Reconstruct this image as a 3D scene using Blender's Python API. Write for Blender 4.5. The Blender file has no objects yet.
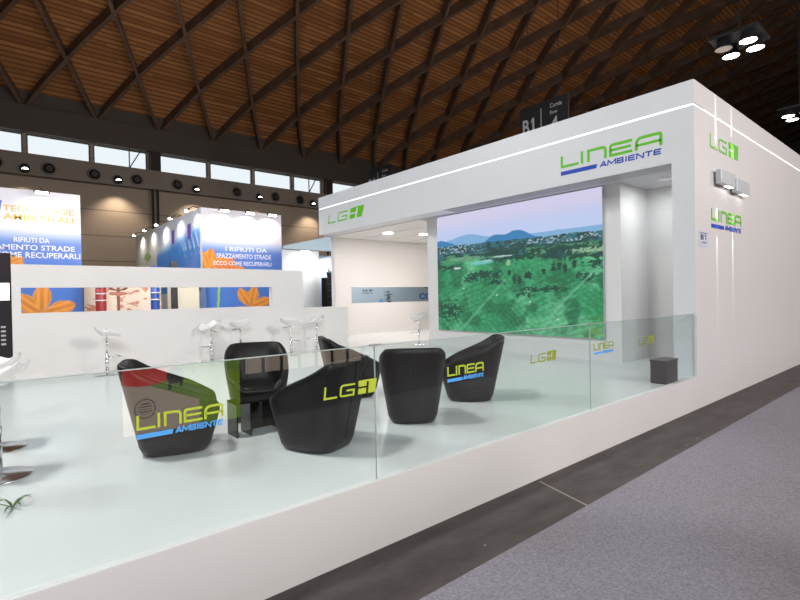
import bpy, math, random
import numpy as np
from mathutils import Vector, Matrix
random.seed(7)
SC = bpy.context.scene
COL = SC.collection
PI = math.pi

# ------------------------------------------------------------------ helpers
def s2l(c):
    c = c / 255.0
    return c / 12.92 if c <= 0.04045 else ((c + 0.055) / 1.055) ** 2.4
def rgb(r, g, b): return (s2l(r), s2l(g), s2l(b), 1.0)

MATS = {}
def mat(name, color, rough=0.5, spec=0.5, metal=0.0, emit=None, estr=0.0, noise=0.0, nscale=8.0, bump=0.0, coat=0.0):
    if name in MATS: return MATS[name]
    m = bpy.data.materials.new(name); m.use_nodes = True
    nt = m.node_tree; b = nt.nodes['Principled BSDF']
    b.inputs['Base Color'].default_value = color
    b.inputs['Roughness'].default_value = rough
    b.inputs['Specular IOR Level'].default_value = spec
    b.inputs['Metallic'].default_value = metal
    b.inputs['Coat Weight'].default_value = coat
    if emit:
        b.inputs['Emission Color'].default_value = emit
        b.inputs['Emission Strength'].default_value = estr
    tc = nt.nodes.new('ShaderNodeTexCoord')
    n = nt.nodes.new('ShaderNodeTexNoise'); n.inputs['Scale'].default_value = nscale; n.inputs['Detail'].default_value = 4
    nt.links.new(tc.outputs['Object'], n.inputs['Vector'])
    if noise > 0:
        hsv = nt.nodes.new('ShaderNodeHueSaturation'); hsv.inputs['Color'].default_value = color
        mr = nt.nodes.new('ShaderNodeMapRange'); mr.inputs['To Min'].default_value = 1 - noise; mr.inputs['To Max'].default_value = 1 + noise
        mr.inputs['From Min'].default_value = 0.3; mr.inputs['From Max'].default_value = 0.7
        nt.links.new(n.outputs['Fac'], mr.inputs['Value']); nt.links.new(mr.outputs[0], hsv.inputs['Value'])
        nt.links.new(hsv.outputs[0], b.inputs['Base Color'])
    if bump > 0:
        bp = nt.nodes.new('ShaderNodeBump'); bp.inputs['Strength'].default_value = bump; bp.inputs['Distance'].default_value = 0.01
        nt.links.new(n.outputs['Fac'], bp.inputs['Height']); nt.links.new(bp.outputs[0], b.inputs['Normal'])
    MATS[name] = m
    return m

def vmat(name, emit=0.0, rough=0.5):
    """material showing the picture kept in the mesh's colour attribute"""
    if name in MATS: return MATS[name]
    m = bpy.data.materials.new(name); m.use_nodes = True
    nt = m.node_tree; b = nt.nodes['Principled BSDF']
    a = nt.nodes.new('ShaderNodeAttribute'); a.attribute_name = 'print'
    b.inputs['Roughness'].default_value = rough
    if emit > 0:
        b.inputs['Base Color'].default_value = (0.01, 0.01, 0.01, 1)
        nt.links.new(a.outputs['Color'], b.inputs['Emission Color']); b.inputs['Emission Strength'].default_value = emit
    else:
        nt.links.new(a.outputs['Color'], b.inputs['Base Color'])
    MATS[name] = m
    return m

class MB:
    def __init__(s): s.v = []; s.f = []
    def add(s, vs, fs):
        o = len(s.v); s.v += [tuple(v) for v in vs]; s.f += [tuple(i + o for i in f) for f in fs]; return s
    def box(s, x0, x1, y0, y1, z0, z1, M=None):
        vs = [Vector((x, y, z)) for z in (z0, z1) for y in (y0, y1) for x in (x0, x1)]
        if M is not None: vs = [M @ v for v in vs]
        return s.add(vs, [(0,2,3,1),(4,5,7,6),(0,1,5,4),(2,6,7,3),(0,4,6,2),(1,3,7,5)])
    def tube(s, pts, r, n=10, cap=True):
        pts = [Vector(p) for p in pts]; rs = r if isinstance(r, (list, tuple)) else [r] * len(pts)
        rings = []; up = None
        for i, p in enumerate(pts):
            d = (pts[min(i+1, len(pts)-1)] - pts[max(i-1, 0)]).normalized()
            if up is None:
                up = Vector((0,0,1)) if abs(d.z) < .9 else Vector((1,0,0))
            a = d.cross(up)
            if a.length < 1e-5: a = d.cross(Vector((0.3,1,0.2)))
            a.normalize(); b = a.cross(d).normalized(); up = b
            rings.append([p + (a*math.cos(2*PI*k/n) + b*math.sin(2*PI*k/n))*rs[i] for k in range(n)])
        vs = [v for R in rings for v in R]
        fs = [(i*n+k, i*n+(k+1)%n, (i+1)*n+(k+1)%n, (i+1)*n+k) for i in range(len(pts)-1) for k in range(n)]
        if cap: fs += [tuple(range(n-1,-1,-1)), tuple(range((len(pts)-1)*n, len(pts)*n))]
        return s.add(vs, fs)
    def lathe(s, prof, c=(0,0,0), n=32, M=None):
        vs = []
        for (r, z) in prof:
            for k in range(n):
                v = Vector((r*math.cos(2*PI*k/n), r*math.sin(2*PI*k/n), z))
                if M is not None: v = M @ v
                vs.append(v + Vector(c))
        fs = [(i*n+k, i*n+(k+1)%n, (i+1)*n+(k+1)%n, (i+1)*n+k) for i in range(len(prof)-1) for k in range(n)]
        fs += [tuple(range(n-1,-1,-1)), tuple(range((len(prof)-1)*n, len(prof)*n))]
        return s.add(vs, fs)
    def prism(s, poly, d, F):
        """poly (u,v) list extruded d along the normal; F maps (u,v,w) to a point"""
        n = len(poly)
        vs = [F(u, v, 0) for u, v in poly] + [F(u, v, d) for u, v in poly]
        fs = [tuple(range(n)), tuple(range(2*n-1, n-1, -1))] + [(i, n+i, n+(i+1)%n, (i+1)%n) for i in range(n)]
        return s.add(vs, fs)

def obj(name, mb, m, parent=None, smooth=False, bevel=0.0, sub=0, loc=None):
    me = bpy.data.meshes.new(name)
    me.from_pydata([tuple(v) for v in mb.v], [], mb.f); me.validate(); me.update()
    o = bpy.data.objects.new(name, me); COL.objects.link(o)
    if m: me.materials.append(m)
    if parent: o.parent = parent
    if loc: o.location = loc
    if smooth:
        for p in me.polygons: p.use_smooth = True
    if bevel > 0:
        b = o.modifiers.new('b', 'BEVEL'); b.width = bevel; b.segments = 2; b.limit_method = 'ANGLE'
    if sub:
        b = o.modifiers.new('s', 'SUBSURF'); b.levels = sub; b.render_levels = sub
    import bmesh
    bm = bmesh.new(); bm.from_mesh(me); bmesh.ops.recalc_face_normals(bm, faces=bm.faces); bm.to_mesh(me); bm.free()
    return o
def empty(name, loc=(0,0,0), rz=0.0):
    o = bpy.data.objects.new(name, None); COL.objects.link(o); o.location = loc; o.rotation_euler = (0,0,rz); o.empty_display_size = .1
    return o
def tag(o, label, cat, group=None, kind=None):
    o['label'] = label; o['category'] = cat
    if group: o['group'] = group
    if kind: o['kind'] = kind
    return o
def struct(name, mb, m, label=None, **k):
    o = obj(name, mb, m, **k); o['kind'] = 'structure'
    if label: o['label'] = label
    return o
def copy_tree(o, parent=None):
    c = o.copy(); COL.objects.link(c); c.parent = parent
    for ch in list(o.children): copy_tree(ch, c)
    return c

def picture(name, F, nu, nv, fn, m, parent=None, thick=0.0):
    """a flat printed sheet: a fine grid whose colours come from fn(U, V) -> rgb (0..255 sRGB)"""
    U, V = np.meshgrid(np.linspace(0,1,nu), np.linspace(0,1,nv))
    c = np.clip(fn(U, V), 0, 255) / 255.0
    lin = np.where(c <= 0.04045, c/12.92, ((c+0.055)/1.055)**2.4)
    vs = [F(u, v) for u, v in zip(U.ravel(), V.ravel())]
    fs = [(j*nu+i, j*nu+i+1, (j+1)*nu+i+1, (j+1)*nu+i) for j in range(nv-1) for i in range(nu-1)]
    me = bpy.data.meshes.new(name); me.from_pydata(vs, [], fs); me.update()
    at = me.color_attributes.new('print', 'FLOAT_COLOR', 'POINT')
    arr = np.ones((nu*nv, 4)); arr[:, :3] = lin.reshape(-1, 3)
    at.data.foreach_set('color', arr.ravel())
    me.materials.append(m)
    o = bpy.data.objects.new(name, me); COL.objects.link(o)
    if parent: o.parent = parent
    return o

def vnoise(U, V, fx, fy, seed=0, octs=4):
    rng = np.random.RandomState(seed); out = np.zeros_like(U); amp = 1; tot = 0
    for _ in range(octs):
        gx, gy = int(fx)+3, int(fy)+3
        g = rng.rand(gy, gx)
        x = U*fx; y = V*fy; xi = np.floor(x).astype(int); yi = np.floor(y).astype(int)
        xf = x-xi; yf = y-yi; xf = xf*xf*(3-2*xf); yf = yf*yf*(3-2*yf)
        xi = np.clip(xi, 0, gx-2); yi = np.clip(yi, 0, gy-2)
        out += amp*((g[yi,xi]*(1-xf)+g[yi,xi+1]*xf)*(1-yf)+(g[yi+1,xi]*(1-xf)+g[yi+1,xi+1]*xf)*yf)
        tot += amp; amp *= .5; fx *= 2; fy *= 2
    return out/tot
def sm(a, b, x):
    t = np.clip((x-a)/(b-a), 0, 1); return t*t*(3-2*t)
def mixc(c, col, m):
    return c*(1-m[..., None]) + np.array(col, float)*m[..., None]

# ------------------------------------------------------------------ frame / camera (calibrated on the photograph's vanishing points)
f_px = 488.288
vA = np.array([980, 285.]); vB = np.array([-11, 303.])
def _ray(p): return np.array([p[0]-400, 300-p[1], -f_px])
A_ = _ray(vA); A_ /= np.linalg.norm(A_); B_ = _ray(vB); B_ /= np.linalg.norm(B_)
Z_ = np.cross(A_, B_); Z_ /= np.linalg.norm(Z_); B_ = np.cross(Z_, A_)
Rm = np.array([A_, B_, Z_])
CZ = 1.7
cam_d = bpy.data.cameras.new('camera'); cam = bpy.data.objects.new('camera', cam_d); COL.objects.link(cam)
cam_d.sensor_width = 36; cam_d.lens = 36*f_px/800; cam_d.clip_start = .05; cam_d.clip_end = 300
M4 = Matrix([[*Rm[0], 0], [*Rm[1], 0], [*Rm[2], CZ], [0,0,0,1]])
cam.matrix_world = M4
SC.camera = cam

ZP = 0.46          # top of the stand's platform
Y0 = 2.595         # long outer side of the stand
X0 = 7.68          # portal plane
ZS = 3.565         # underside of the portal
ZT = 4.69          # top of the portal
YB = 10.2          # low partition
# ------------------------------------------------------------------ materials
white = mat('white_laminate', (.76,.755,.75,1), .38, .4, noise=.012, nscale=1.5)
white_cool = mat('white_laminate_cool', (.735,.755,.775,1), .38, .4, noise=.01, nscale=1.5)
white_side = mat('white_laminate_warm', (.74,.725,.715,1), .42, .4, noise=.015, nscale=1.2)
white_in = mat('white_paint_warm', (.82,.80,.78,1), .5, .3)
ledm = mat('led_strip', (1,1,1,1), .5, emit=(.92,.91,1,1), estr=.82)
floor_white = mat('white_gloss_floor', (.77,.785,.78,1), .22, .45, noise=.01, nscale=.8)
black_leather = mat('black_leather', (.010,.009,.009,1), .42, .24, bump=.12, nscale=160)
black_gloss = mat('black_gloss', (.012,.011,.010,1), .08, .5)
chrome = mat('chrome', (.86,.86,.87,1), .25, .5, metal=1)
seat_white = mat('white_plastic_seat', (.85,.86,.87,1), .2, .5)
dark_metal = mat('dark_grey_metal', (.03,.03,.032,1), .4, .5)
lamp_on = mat('lit_lamp', (1,1,1,1), .5, emit=(1,.95,.88,1), estr=14)
lamp_on2 = mat('lit_spot', (1,1,1,1), .5, emit=(1,.94,.85,1), estr=9)
green = mat('green_vinyl', rgb(100,200,14), .4, .4)
blue = mat('blue_vinyl', rgb(15,70,185), .4, .4)
lime = mat('lime_vinyl', rgb(190,207,62), .4, .4)
sky_v = mat('light_blue_vinyl', rgb(90,175,250), .4, .4)
beam = mat('dark_brown_beam', (.030,.022,.018,1), .55, .3, noise=.25, nscale=1.2)
wood_rib = mat('brown_laminated_wood', (.115,.070,.047,1), .55, .3, noise=.25, nscale=1.5)
alu = mat('brushed_aluminium', (.62,.65,.66,1), .3, .5, metal=.6)

# glass: clear, a little green, with real Fresnel reflection
def glass_mat(name, tint, ior=1.5):
    m = bpy.data.materials.new(name); m.use_nodes = True; nt = m.node_tree
    for n in list(nt.nodes): nt.nodes.remove(n)
    out = nt.nodes.new('ShaderNodeOutputMaterial'); mx = nt.nodes.new('ShaderNodeMixShader')
    tr = nt.nodes.new('ShaderNodeBsdfTransparent'); tr.inputs[0].default_value = tint
    gl = nt.nodes.new('ShaderNodeBsdfGlossy'); gl.inputs['Roughness'].default_value = 0.0; gl.inputs['Color'].default_value = (1,1,1,1)
    fr = nt.nodes.new('ShaderNodeFresnel'); fr.inputs['IOR'].default_value = ior
    geo = nt.nodes.new('ShaderNodeNewGeometry'); inv = nt.nodes.new('ShaderNodeMath'); inv.operation = 'SUBTRACT'; inv.inputs[0].default_value = 1
    mul = nt.nodes.new('ShaderNodeMath'); mul.operation = 'MULTIPLY'
    nt.links.new(geo.outputs['Backfacing'], inv.inputs[1]); nt.links.new(fr.outputs[0], mul.inputs[0]); nt.links.new(inv.outputs[0], mul.inputs[1])
    nt.links.new(mul.outputs[0], mx.inputs[0]); nt.links.new(tr.outputs[0], mx.inputs[1]); nt.links.new(gl.outputs[0], mx.inputs[2])
    nt.links.new(mx.outputs[0], out.inputs[0]); MATS[name] = m
    return m
glass = glass_mat('clear_glass', (.935,.975,.975,1), 1.8)
win_glass = glass_mat('window_glass', (.97,.99,1,1), 1.45)

def asphalt():
    m = mat('dark_hall_floor', (.1,.085,.075,1), .55, .3); nt = m.node_tree; b = nt.nodes['Principled BSDF']
    tc = nt.nodes.new('ShaderNodeTexCoord'); n = nt.nodes.new('ShaderNodeTexNoise'); n.inputs['Scale'].default_value = 2.2; n.inputs['Detail'].default_value = 10; n.inputs['Roughness'].default_value = .65
    mp = nt.nodes.new('ShaderNodeMapping'); mp.inputs['Scale'].default_value = (1, 2.4, 1)
    cr = nt.nodes.new('ShaderNodeValToRGB'); cr.color_ramp.elements[0].position = .3; cr.color_ramp.elements[0].color = (.046,.039,.039,1)
    cr.color_ramp.elements[1].position = .72; cr.color_ramp.elements[1].color = (.100,.086,.084,1)
    nt.links.new(tc.outputs['Object'], mp.inputs[0]); nt.links.new(mp.outputs[0], n.inputs['Vector']); nt.links.new(n.outputs['Fac'], cr.inputs[0])
    vo = nt.nodes.new('ShaderNodeTexVoronoi'); vo.inputs['Scale'].default_value = 5.5; nt.links.new(tc.outputs['Object'], vo.inputs['Vector'])
    sc = nt.nodes.new('ShaderNodeSeparateColor'); nt.links.new(vo.outputs['Color'], sc.inputs[0])
    rad = nt.nodes.new('ShaderNodeMath'); rad.operation = 'MULTIPLY'; nt.links.new(sc.outputs[0], rad.inputs[0]); nt.links.new(sc.outputs[0], rad.inputs[1])
    r2 = nt.nodes.new('ShaderNodeMath'); r2.operation = 'MULTIPLY'; nt.links.new(rad.outputs[0], r2.inputs[0]); r2.inputs[1].default_value = .055
    lt = nt.nodes.new('ShaderNodeMath'); lt.operation = 'LESS_THAN'; nt.links.new(vo.outputs['Distance'], lt.inputs[0]); nt.links.new(r2.outputs[0], lt.inputs[1])
    mx = nt.nodes.new('ShaderNodeMixRGB'); nt.links.new(lt.outputs[0], mx.inputs[0]); nt.links.new(cr.outputs[0], mx.inputs[1]); mx.inputs[2].default_value = (.35,.34,.35,1)
    nt.links.new(mx.outputs[0], b.inputs['Base Color'])
    return m
def carpet_m():
    m = mat('grey_violet_carpet', (.25,.23,.27,1), .95, .1); nt = m.node_tree; b = nt.nodes['Principled BSDF']
    tc = nt.nodes.new('ShaderNodeTexCoord'); n = nt.nodes.new('ShaderNodeTexNoise'); n.inputs['Scale'].default_value = 60; n.inputs['Detail'].default_value = 6; n.inputs['Roughness'].default_value = .7
    cr = nt.nodes.new('ShaderNodeValToRGB'); cr.color_ramp.elements[0].position = .34; cr.color_ramp.elements[0].color = (.185,.176,.206,1)
    cr.color_ramp.elements[1].position = .66; cr.color_ramp.elements[1].color = (.325,.308,.352,1)
    nt.links.new(tc.outputs['Object'], n.inputs['Vector']); nt.links.new(n.outputs['Fac'], cr.inputs[0]); nt.links.new(cr.outputs[0], b.inputs['Base Color'])
    bp = nt.nodes.new('ShaderNodeBump'); bp.inputs['Strength'].default_value = .4; bp.inputs['Distance'].default_value = .004
    nt.links.new(n.outputs['Fac'], bp.inputs['Height']); nt.links.new(bp.outputs[0], b.inputs['Normal'])
    return m

# vault profile (Y, Z) of the rib intrados, one node per row of rib crossings
_pf = [(30.0,11.15),(27.75,13.1),(25.0,14.57),(22.15,15.9),(19.3,17.08)]
_a = 20.6
while _a > 0:
    y, z = _pf[-1]; _pf.append((y-3.1*math.cos(math.radians(_a)), z+3.1*math.sin(math.radians(_a)))); _a -= 2.1
YAP = _pf[-1][0] - .01
PF = _pf + [(2*YAP-y, z) for y, z in _pf[::-1]]
NR = len(PF)-1
def prof(t):
    """t in rows -> point and outward normal (smooth)"""
    t = min(max(t, 0), NR-1e-6); k = int(t); u = t-k
    P = [Vector(PF[min(max(k+j,0),NR)]) for j in (-1,0,1,2)]
    if k == 0: P[0] = P[1]*2-P[2]
    if k == NR-1: P[3] = P[2]*2-P[1]
    a = P[1]; b = (P[2]-P[0])*.5; c = P[0]-P[1]*2.5+P[2]*2-P[3]*.5; d = (P[3]-P[0])*.5+(P[1]-P[2])*1.5
    p = a+b*u+c*u*u+d*u*u*u; tg = (b+c*2*u+d*3*u*u).normalized()
    return p, Vector((-tg.y, tg.x))*(1 if tg.x < 0 else 1), tg
RD = .62      # rib depth
def plank_mat():
    m = mat('wood_plank_vault', (.1,.05,.02,1), .6, .25); nt = m.node_tree; b = nt.nodes['Principled BSDF']
    at = nt.nodes.new('ShaderNodeAttribute'); at.attribute_name = 'board'
    tc = nt.nodes.new('ShaderNodeTexCoord'); sx = nt.nodes.new('ShaderNodeSeparateXYZ'); nt.links.new(tc.outputs['Object'], sx.inputs[0])
    def mth(op, a, bb=None):
        n = nt.nodes.new('ShaderNodeMath'); n.operation = op
        for i, q in enumerate((a, bb)):
            if q is None: continue
            if isinstance(q, (int, float)): n.inputs[i].default_value = q
            else: nt.links.new(q, n.inputs[i])
        return n.outputs[0]
    pl = mth('DIVIDE', at.outputs['Fac'], .24)
    fr = mth('FRACT', pl); fl = mth('FLOOR', pl)
    gap = mth('GREATER_THAN', fr, .70)
    bay = mth('FLOOR', mth('MULTIPLY', mth('ADD', sx.outputs['X'], mth('MULTIPLY', fl, 1.7)), .22))
    cx = nt.nodes.new('ShaderNodeCombineXYZ'); nt.links.new(fl, cx.inputs[0]); nt.links.new(bay, cx.inputs[1])
    wn = nt.nodes.new('ShaderNodeTexWhiteNoise'); wn.noise_dimensions = '2D'; nt.links.new(cx.outputs[0], wn.inputs['Vector'])
    cr = nt.nodes.new('ShaderNodeValToRGB'); e = cr.color_ramp.elements
    e[0].color = (.25,.098,.032,1); e[1].color = (.42,.185,.062,1); nt.links.new(wn.outputs['Value'], cr.inputs[0])
    mx = nt.nodes.new('ShaderNodeMixRGB'); nt.links.new(gap, mx.inputs[0]); nt.links.new(cr.outputs[0], mx.inputs[1]); mx.inputs[2].default_value = (.155,.064,.025,1)
    nt.links.new(mx.outputs[0], b.inputs['Base Color'])
    return m

def wall_panel_mat():
    m = mat('beige_wall_panels', (.30,.235,.175,1), .6, .3); nt = m.node_tree; b = nt.nodes['Principled BSDF']
    tc = nt.nodes.new('ShaderNodeTexCoord'); sx = nt.nodes.new('ShaderNodeSeparateXYZ'); nt.links.new(tc.outputs['Object'], sx.inputs[0])
    def line(sock, off, pitch, w):
        a = nt.nodes.new('ShaderNodeMath'); a.operation = 'SUBTRACT'; nt.links.new(sock, a.inputs[0]); a.inputs[1].default_value = off
        d = nt.nodes.new('ShaderNodeMath'); d.operation = 'DIVIDE'; nt.links.new(a.outputs[0], d.inputs[0]); d.inputs[1].default_value = pitch
        f = nt.nodes.new('ShaderNodeMath'); f.operation = 'FRACT'; nt.links.new(d.outputs[0], f.inputs[0])
        g = nt.nodes.new('ShaderNodeMath'); g.operation = 'LESS_THAN'; nt.links.new(f.outputs[0], g.inputs[0]); g.inputs[1].default_value = w/pitch
        return g.outputs[0]
    l1 = line(sx.outputs['Z'], 5.135-1.35*3, 1.35, .06); l2 = line(sx.outputs['X'], 7.1-10.7*3, 10.7, .1)
    mx0 = nt.nodes.new('ShaderNodeMath'); mx0.operation = 'MAXIMUM'; nt.links.new(l1, mx0.inputs[0]); nt.links.new(l2, mx0.inputs[1])
    mx = nt.nodes.new('ShaderNodeMixRGB'); nt.links.new(mx0.outputs[0], mx.inputs[0])
    mx.inputs[1].default_value = (.36,.285,.215,1); mx.inputs[2].default_value = (.19,.15,.12,1)
    nt.links.new(mx.outputs[0], b.inputs['Base Color'])
    return m

# ------------------------------------------------------------------ the hall
XA, XE = -18.0, 75.0
YOP = -46.0
YW = 30.0; YE = -1.0
struct('floor_hall', MB().box(XA, XE, YOP, YW+.3, -.3, 0), asphalt(), 'dark stained concrete hall floor')
o = obj('aisle_carpet', MB().box(XA, 60, -1.25, 2.018, 0.0005, .006), carpet_m()); tag(o, 'grey violet carpet runner laid along the aisle', 'carpet')
o = obj('floor_tape', MB().prism([(3.60,2.02),(3.622,2.02),(3.775,2.56),(3.753,2.56)], .0015, lambda u,v,w: Vector((u,v,.0008+w))), mat('worn_tape', rgb(150,140,128), .6)); tag(o, 'pale worn tape strip across the bare hall floor', 'tape')

def vault():
    n = NR*4; vs = []; fs = []; arc = []; last = None; acc = 0
    for k in range(n+1):
        p, nn, _ = prof(k/4)
        if last is not None: acc += (p-last).length
        last = p
        for o_ in (RD, RD+.25):
            for x in (XA, XE): vs.append((x, p.x+nn.x*-o_ if nn.y < 0 else p.x+nn.x*o_, p.y+abs(nn.y)*o_)); arc.append(acc)
    for k in range(n):
        a = 4*k; b = 4*(k+1)
        fs += [(a, a+1, b+1, b), (a+2, b+2, b+3, a+3)]
    o = struct('ceiling', MB().add(vs, fs), plank_mat(), smooth=True)
    at = o.data.attributes.new('board', 'FLOAT', 'POINT'); at.data.foreach_set('value', arc)
    return o
ceil = vault(); ceil['label'] = 'vaulted timber plank ceiling of the hall with crossing ribs'

# ribs: two families of deep timber ribs crossing on the vault, each a part of the ceiling
pitch = 3.066; XN = 1.495
def rib(i, sgn):
    W = .17; steps = NR*3; x_wall = XN + pitch*i; vs = []; fs = []
    for k in range(steps+1):
        t = k/3; p, nn, tg = prof(t); L = 3.1
        nv = Vector((0, nn.x, nn.y)) * (1 if nn.y > 0 else -1)
        tan = Vector((sgn*pitch*.5/L, tg.x, tg.y)).normalized(); side = tan.cross(nv).normalized()
        base = Vector((x_wall + sgn*pitch*.5*t, p.x, p.y))
        for rr, sd in ((RD+.02, 1), (RD+.02, -1), (0, -1), (0, 1)): vs.append(base + nv*rr + side*sd*W/2)
    for k in range(steps):
        for j in range(4): fs.append((k*4+j, k*4+(j+1)%4, (k+1)*4+(j+1)%4, (k+1)*4+j))
    fs += [(0,1,2,3), tuple(steps*4+j for j in (3,2,1,0))]
    return MB().add(vs, fs)
for i in range(-4, 36): obj('rib', rib(i, -1), wood_rib, ceil)
for i in range(-15, 21): obj('rib', rib(i, 1), wood_rib, ceil)
# edge beams
struct('trim_1', MB().box(XA, XE, YW-.35, YW-.001, 9.98, 11.25).box(XA, XE, YW-.05, YW-.001, 11.25, 12.4), mat('beam_brown', (.075,.058,.048,1), .55, .3), 'dark edge beam above the clerestory windows')
# node shoes where the ribs land on the beam
# hall side wall with clerestory
win = []
for b0 in (-14.84, -4.04, 7.6, 18.9, 30.0, 41.0, 52.0, 63.0):
    for k in range(4):
        x = b0 + k*2.80; w = 2.64 if k < 3 else (2.56 if b0 < 0 else 2.2)
        win.append((x, x+w))
ZW0, ZW1 = 8.95, 9.95
mb = MB().box(XA, XE, YW, YW+.3, 0, ZW0).box(XA, XE, YW, YW+.3, ZW1, 12.4)
edges = [XA] + [e for w in win for e in w] + [XE]
wp = wall_panel_mat()
for k in range(0, len(edges), 2):
    if edges[k+1] > edges[k] + .02: mb.box(edges[k], edges[k+1], YW, YW+.3, ZW0, ZW1)
struct('wall_left', mb, wp, 'long beige panelled hall wall')
struct('trim_3', MB().box(XA, XE, YW-.45, YW, 7.86, 8.9), mat('grey_brown_duct', (.23,.19,.155,1), .6, .3, noise=.1, nscale=.7), 'grey brown service duct below the windows')
frm = mat('dark_window_frame', (.012,.03,.032,1), .4, .5)
for n, (a, b) in enumerate(win):
    if b < -3 or a > 42: continue
    if not (-3 < a < 42): continue
    e = empty('window_%d' % (n+1), (a, YW, ZW0)); e['kind'] = 'structure'
    w = b-a; f = MB()
    for (x0,x1,z0,z1) in ((0,w,0,.05),(0,w,.95,1.0),(0,.05,0,1),(w-.05,w,0,1)): f.box(x0,x1,.02,.12,z0,z1)
    obj('window_frame', f, frm, e)
    obj('window_pane', MB().box(.05,w-.05,.06,.075,.05,.95), win_glass, e)
# pilasters between window bays
for k, x in enumerate((-4.34, 7.28, 18.6, 29.7, 40.7, 51.7)):
    struct('trim_%d' % (k+4), MB().box(x-.26, x+.26, YW-.4, YW-.002, 8.9, 9.98).tube([(x-.18,YW-.3,7.9),(x-.18,YW-.3,4.0)],.07,8).tube([(x+.08,YW-.3,7.9),(x+.08,YW-.3,4.0)],.07,8), beam)
# open pane leaning out of the third bay
for k, x in enumerate((6.0, 17.1)):
    e = empty('awning_window', (x, YW-.02, ZW0)); e['kind'] = 'structure'
    obj('window_frame', MB().prism([(0,0),(.06,0),(.06,1),(0,1)], .06, lambda u,v,w: Vector((u+ .55*(v), -w-.02, v))).prism([(0,0),(.05,0),(.05,1),(0,1)], .06, lambda u,v,w: Vector((u, -w-.02, v))), frm, e)

hall_dark = mat('dark_hall_wall', (.12,.10,.085,1), .7, .2)
struct('wall_far', MB().box(XE, XE+.3, YOP, YW+.3, 0, 26), hall_dark)
struct('wall_near', MB().box(XA-.3, XA, YOP, YW+.3, 0, 26), hall_dark)
struct('wall_opposite', MB().box(XA, XE, YOP-.3, YOP, 0, 12.4), hall_dark)

# vents and lights on the duct
vent_m = mat('vent_dark', (.01,.009,.008,1), .5); ring_m = mat('vent_ring', (.17,.15,.13,1), .4, metal=.5)
def make_vent(x):
    e = empty('air_vent', (x, YW-.45, 8.27))
    Mr = Matrix.Rotation(PI/2, 3, 'X')
    obj('vent_ring', MB().lathe([(.26,0),(.31,.0),(.31,.08),(.27,.10),(.23,.05),(.23,0)], n=24, M=Mr), ring_m, e, smooth=True)
    obj('nozzle', MB().lathe([(.001,.02),(.23,.02),(.18,.14),(.13,.17),(.001,.10)], n=24, M=Mr), vent_m, e, smooth=True)
    return e
vx = [.35, 2.39, 4.31, 6.29, 8.37, 9.95+1.9, 13.0+1.4, 16.2]
v_lab = ['leftmost, above the first exhibition banner', 'second from the left', 'third from the left', 'fourth, left of the drain pipes', 'first right of the drain pipes', 'second right of the drain pipes', 'third right of the drain pipes', 'rightmost, just left of the portal']
for x, l in zip(vx, v_lab):
    tag(make_vent(x), 'round dark air nozzle on the duct under the windows, ' + l, 'air vent', 'air nozzles along the duct')
lx = [1.44, 5.37, 9.38, 13.25, 17.1]
l_lab = ['above the first exhibition banner', 'between two air nozzles above the beige wall', 'right of the drain pipes', 'above the three lamp blue banner', 'beside the left end of the portal']
LIGHTS = []
LS = .46
def light(name, kind, loc, power, color=(1,1,1), size=.1, target=None, angle=None, blend=.4, rot=None, parent=None, shape=None):
    d = bpy.data.lights.new(name, kind); d.energy = power*LS; d.color = color
    if kind == 'AREA': d.size = size; d.shape = shape or 'DISK'
    else: d.shadow_soft_size = size
    if kind == 'SPOT': d.spot_size = angle; d.spot_blend = blend
    o = bpy.data.objects.new(name, d); COL.objects.link(o); o.location = loc
    if target is not None:
        o.rotation_euler = (Vector(target)-Vector(loc)).to_track_quat('-Z', 'Y').to_euler()
    return o
for x, l in zip(lx, l_lab):
    e = empty('wall_light', (x, YW-.45, 8.25))
    obj('housing', MB().lathe([(.16,.0),(.20,.1),(.20,.3),(.12,.32)], n=16, M=Matrix.Rotation(PI*.75,3,'X')), dark_metal, e)
    obj('lens', MB().lathe([(.001,-.02),(.13,-.02),(.13,.02),(.001,.02)], c=(0,-.22,-.20), n=16, M=Matrix.Rotation(PI*.78,3,'X')), lamp_on2, e)
    tag(e, 'small lit floodlight on the duct, ' + l, 'wall light', 'lit floodlights along the duct')
    light('flood', 'SPOT', (x, YW-.95, 7.75), 620, (1,.84,.66), .08, (x, YW+.1, 4.5), math.radians(100), .8)

# ------------------------------------------------------------------ ceiling lamp clusters
def make_cluster(loc):
    e = empty('ceiling_lamp_cluster', loc)
    fr = MB().box(-.75,.75,-.72,.72,.30,.40)
    obj('frame', fr, dark_metal, e)
    obj('suspension', MB().tube([(0,0,.4),(0,0,9)], .03, 8), dark_metal, e)
    for sx in (-1, 1):
        for sy in (-1, 1):
            c = (sx*.40, sy*.36, 0)
            h = obj('lamp_housing', MB().lathe([(.12,.34),(.18,.30),(.27,.03),(.275,.0),(.26,.0),(.16,.26)], c=c, n=28), dark_metal, e, smooth=True)
            obj('lamp_disc', MB().lathe([(.001,.01),(.25,.01),(.25,.03),(.001,.03)], c=c, n=28), lamp_on, h)
    return e
LZ = 10.0
proto = make_cluster((19.95, 5.30, LZ-.02)); tag(proto, 'suspended cluster of four round ceiling lamps above the white portal corner', 'ceiling lamp', 'round lamp clusters under the vault')
c2 = copy_tree(proto); c2.location = (31.0, 5.74, LZ+.25); c2['label'] = 'farther lit ceiling lamp cluster at the right edge of the photo'
dim = [h for h in proto.children if h.name.startswith('lamp_housing')][1]
d0 = dim.children[0]; d0.data = d0.data.copy(); d0.data.materials.clear(); d0.data.materials.append(mat('dim_lamp', (.25,.22,.2,1), .3, emit=(1,.8,.65,1), estr=.25)); d0['label'] = 'unlit lamp disc'
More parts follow.
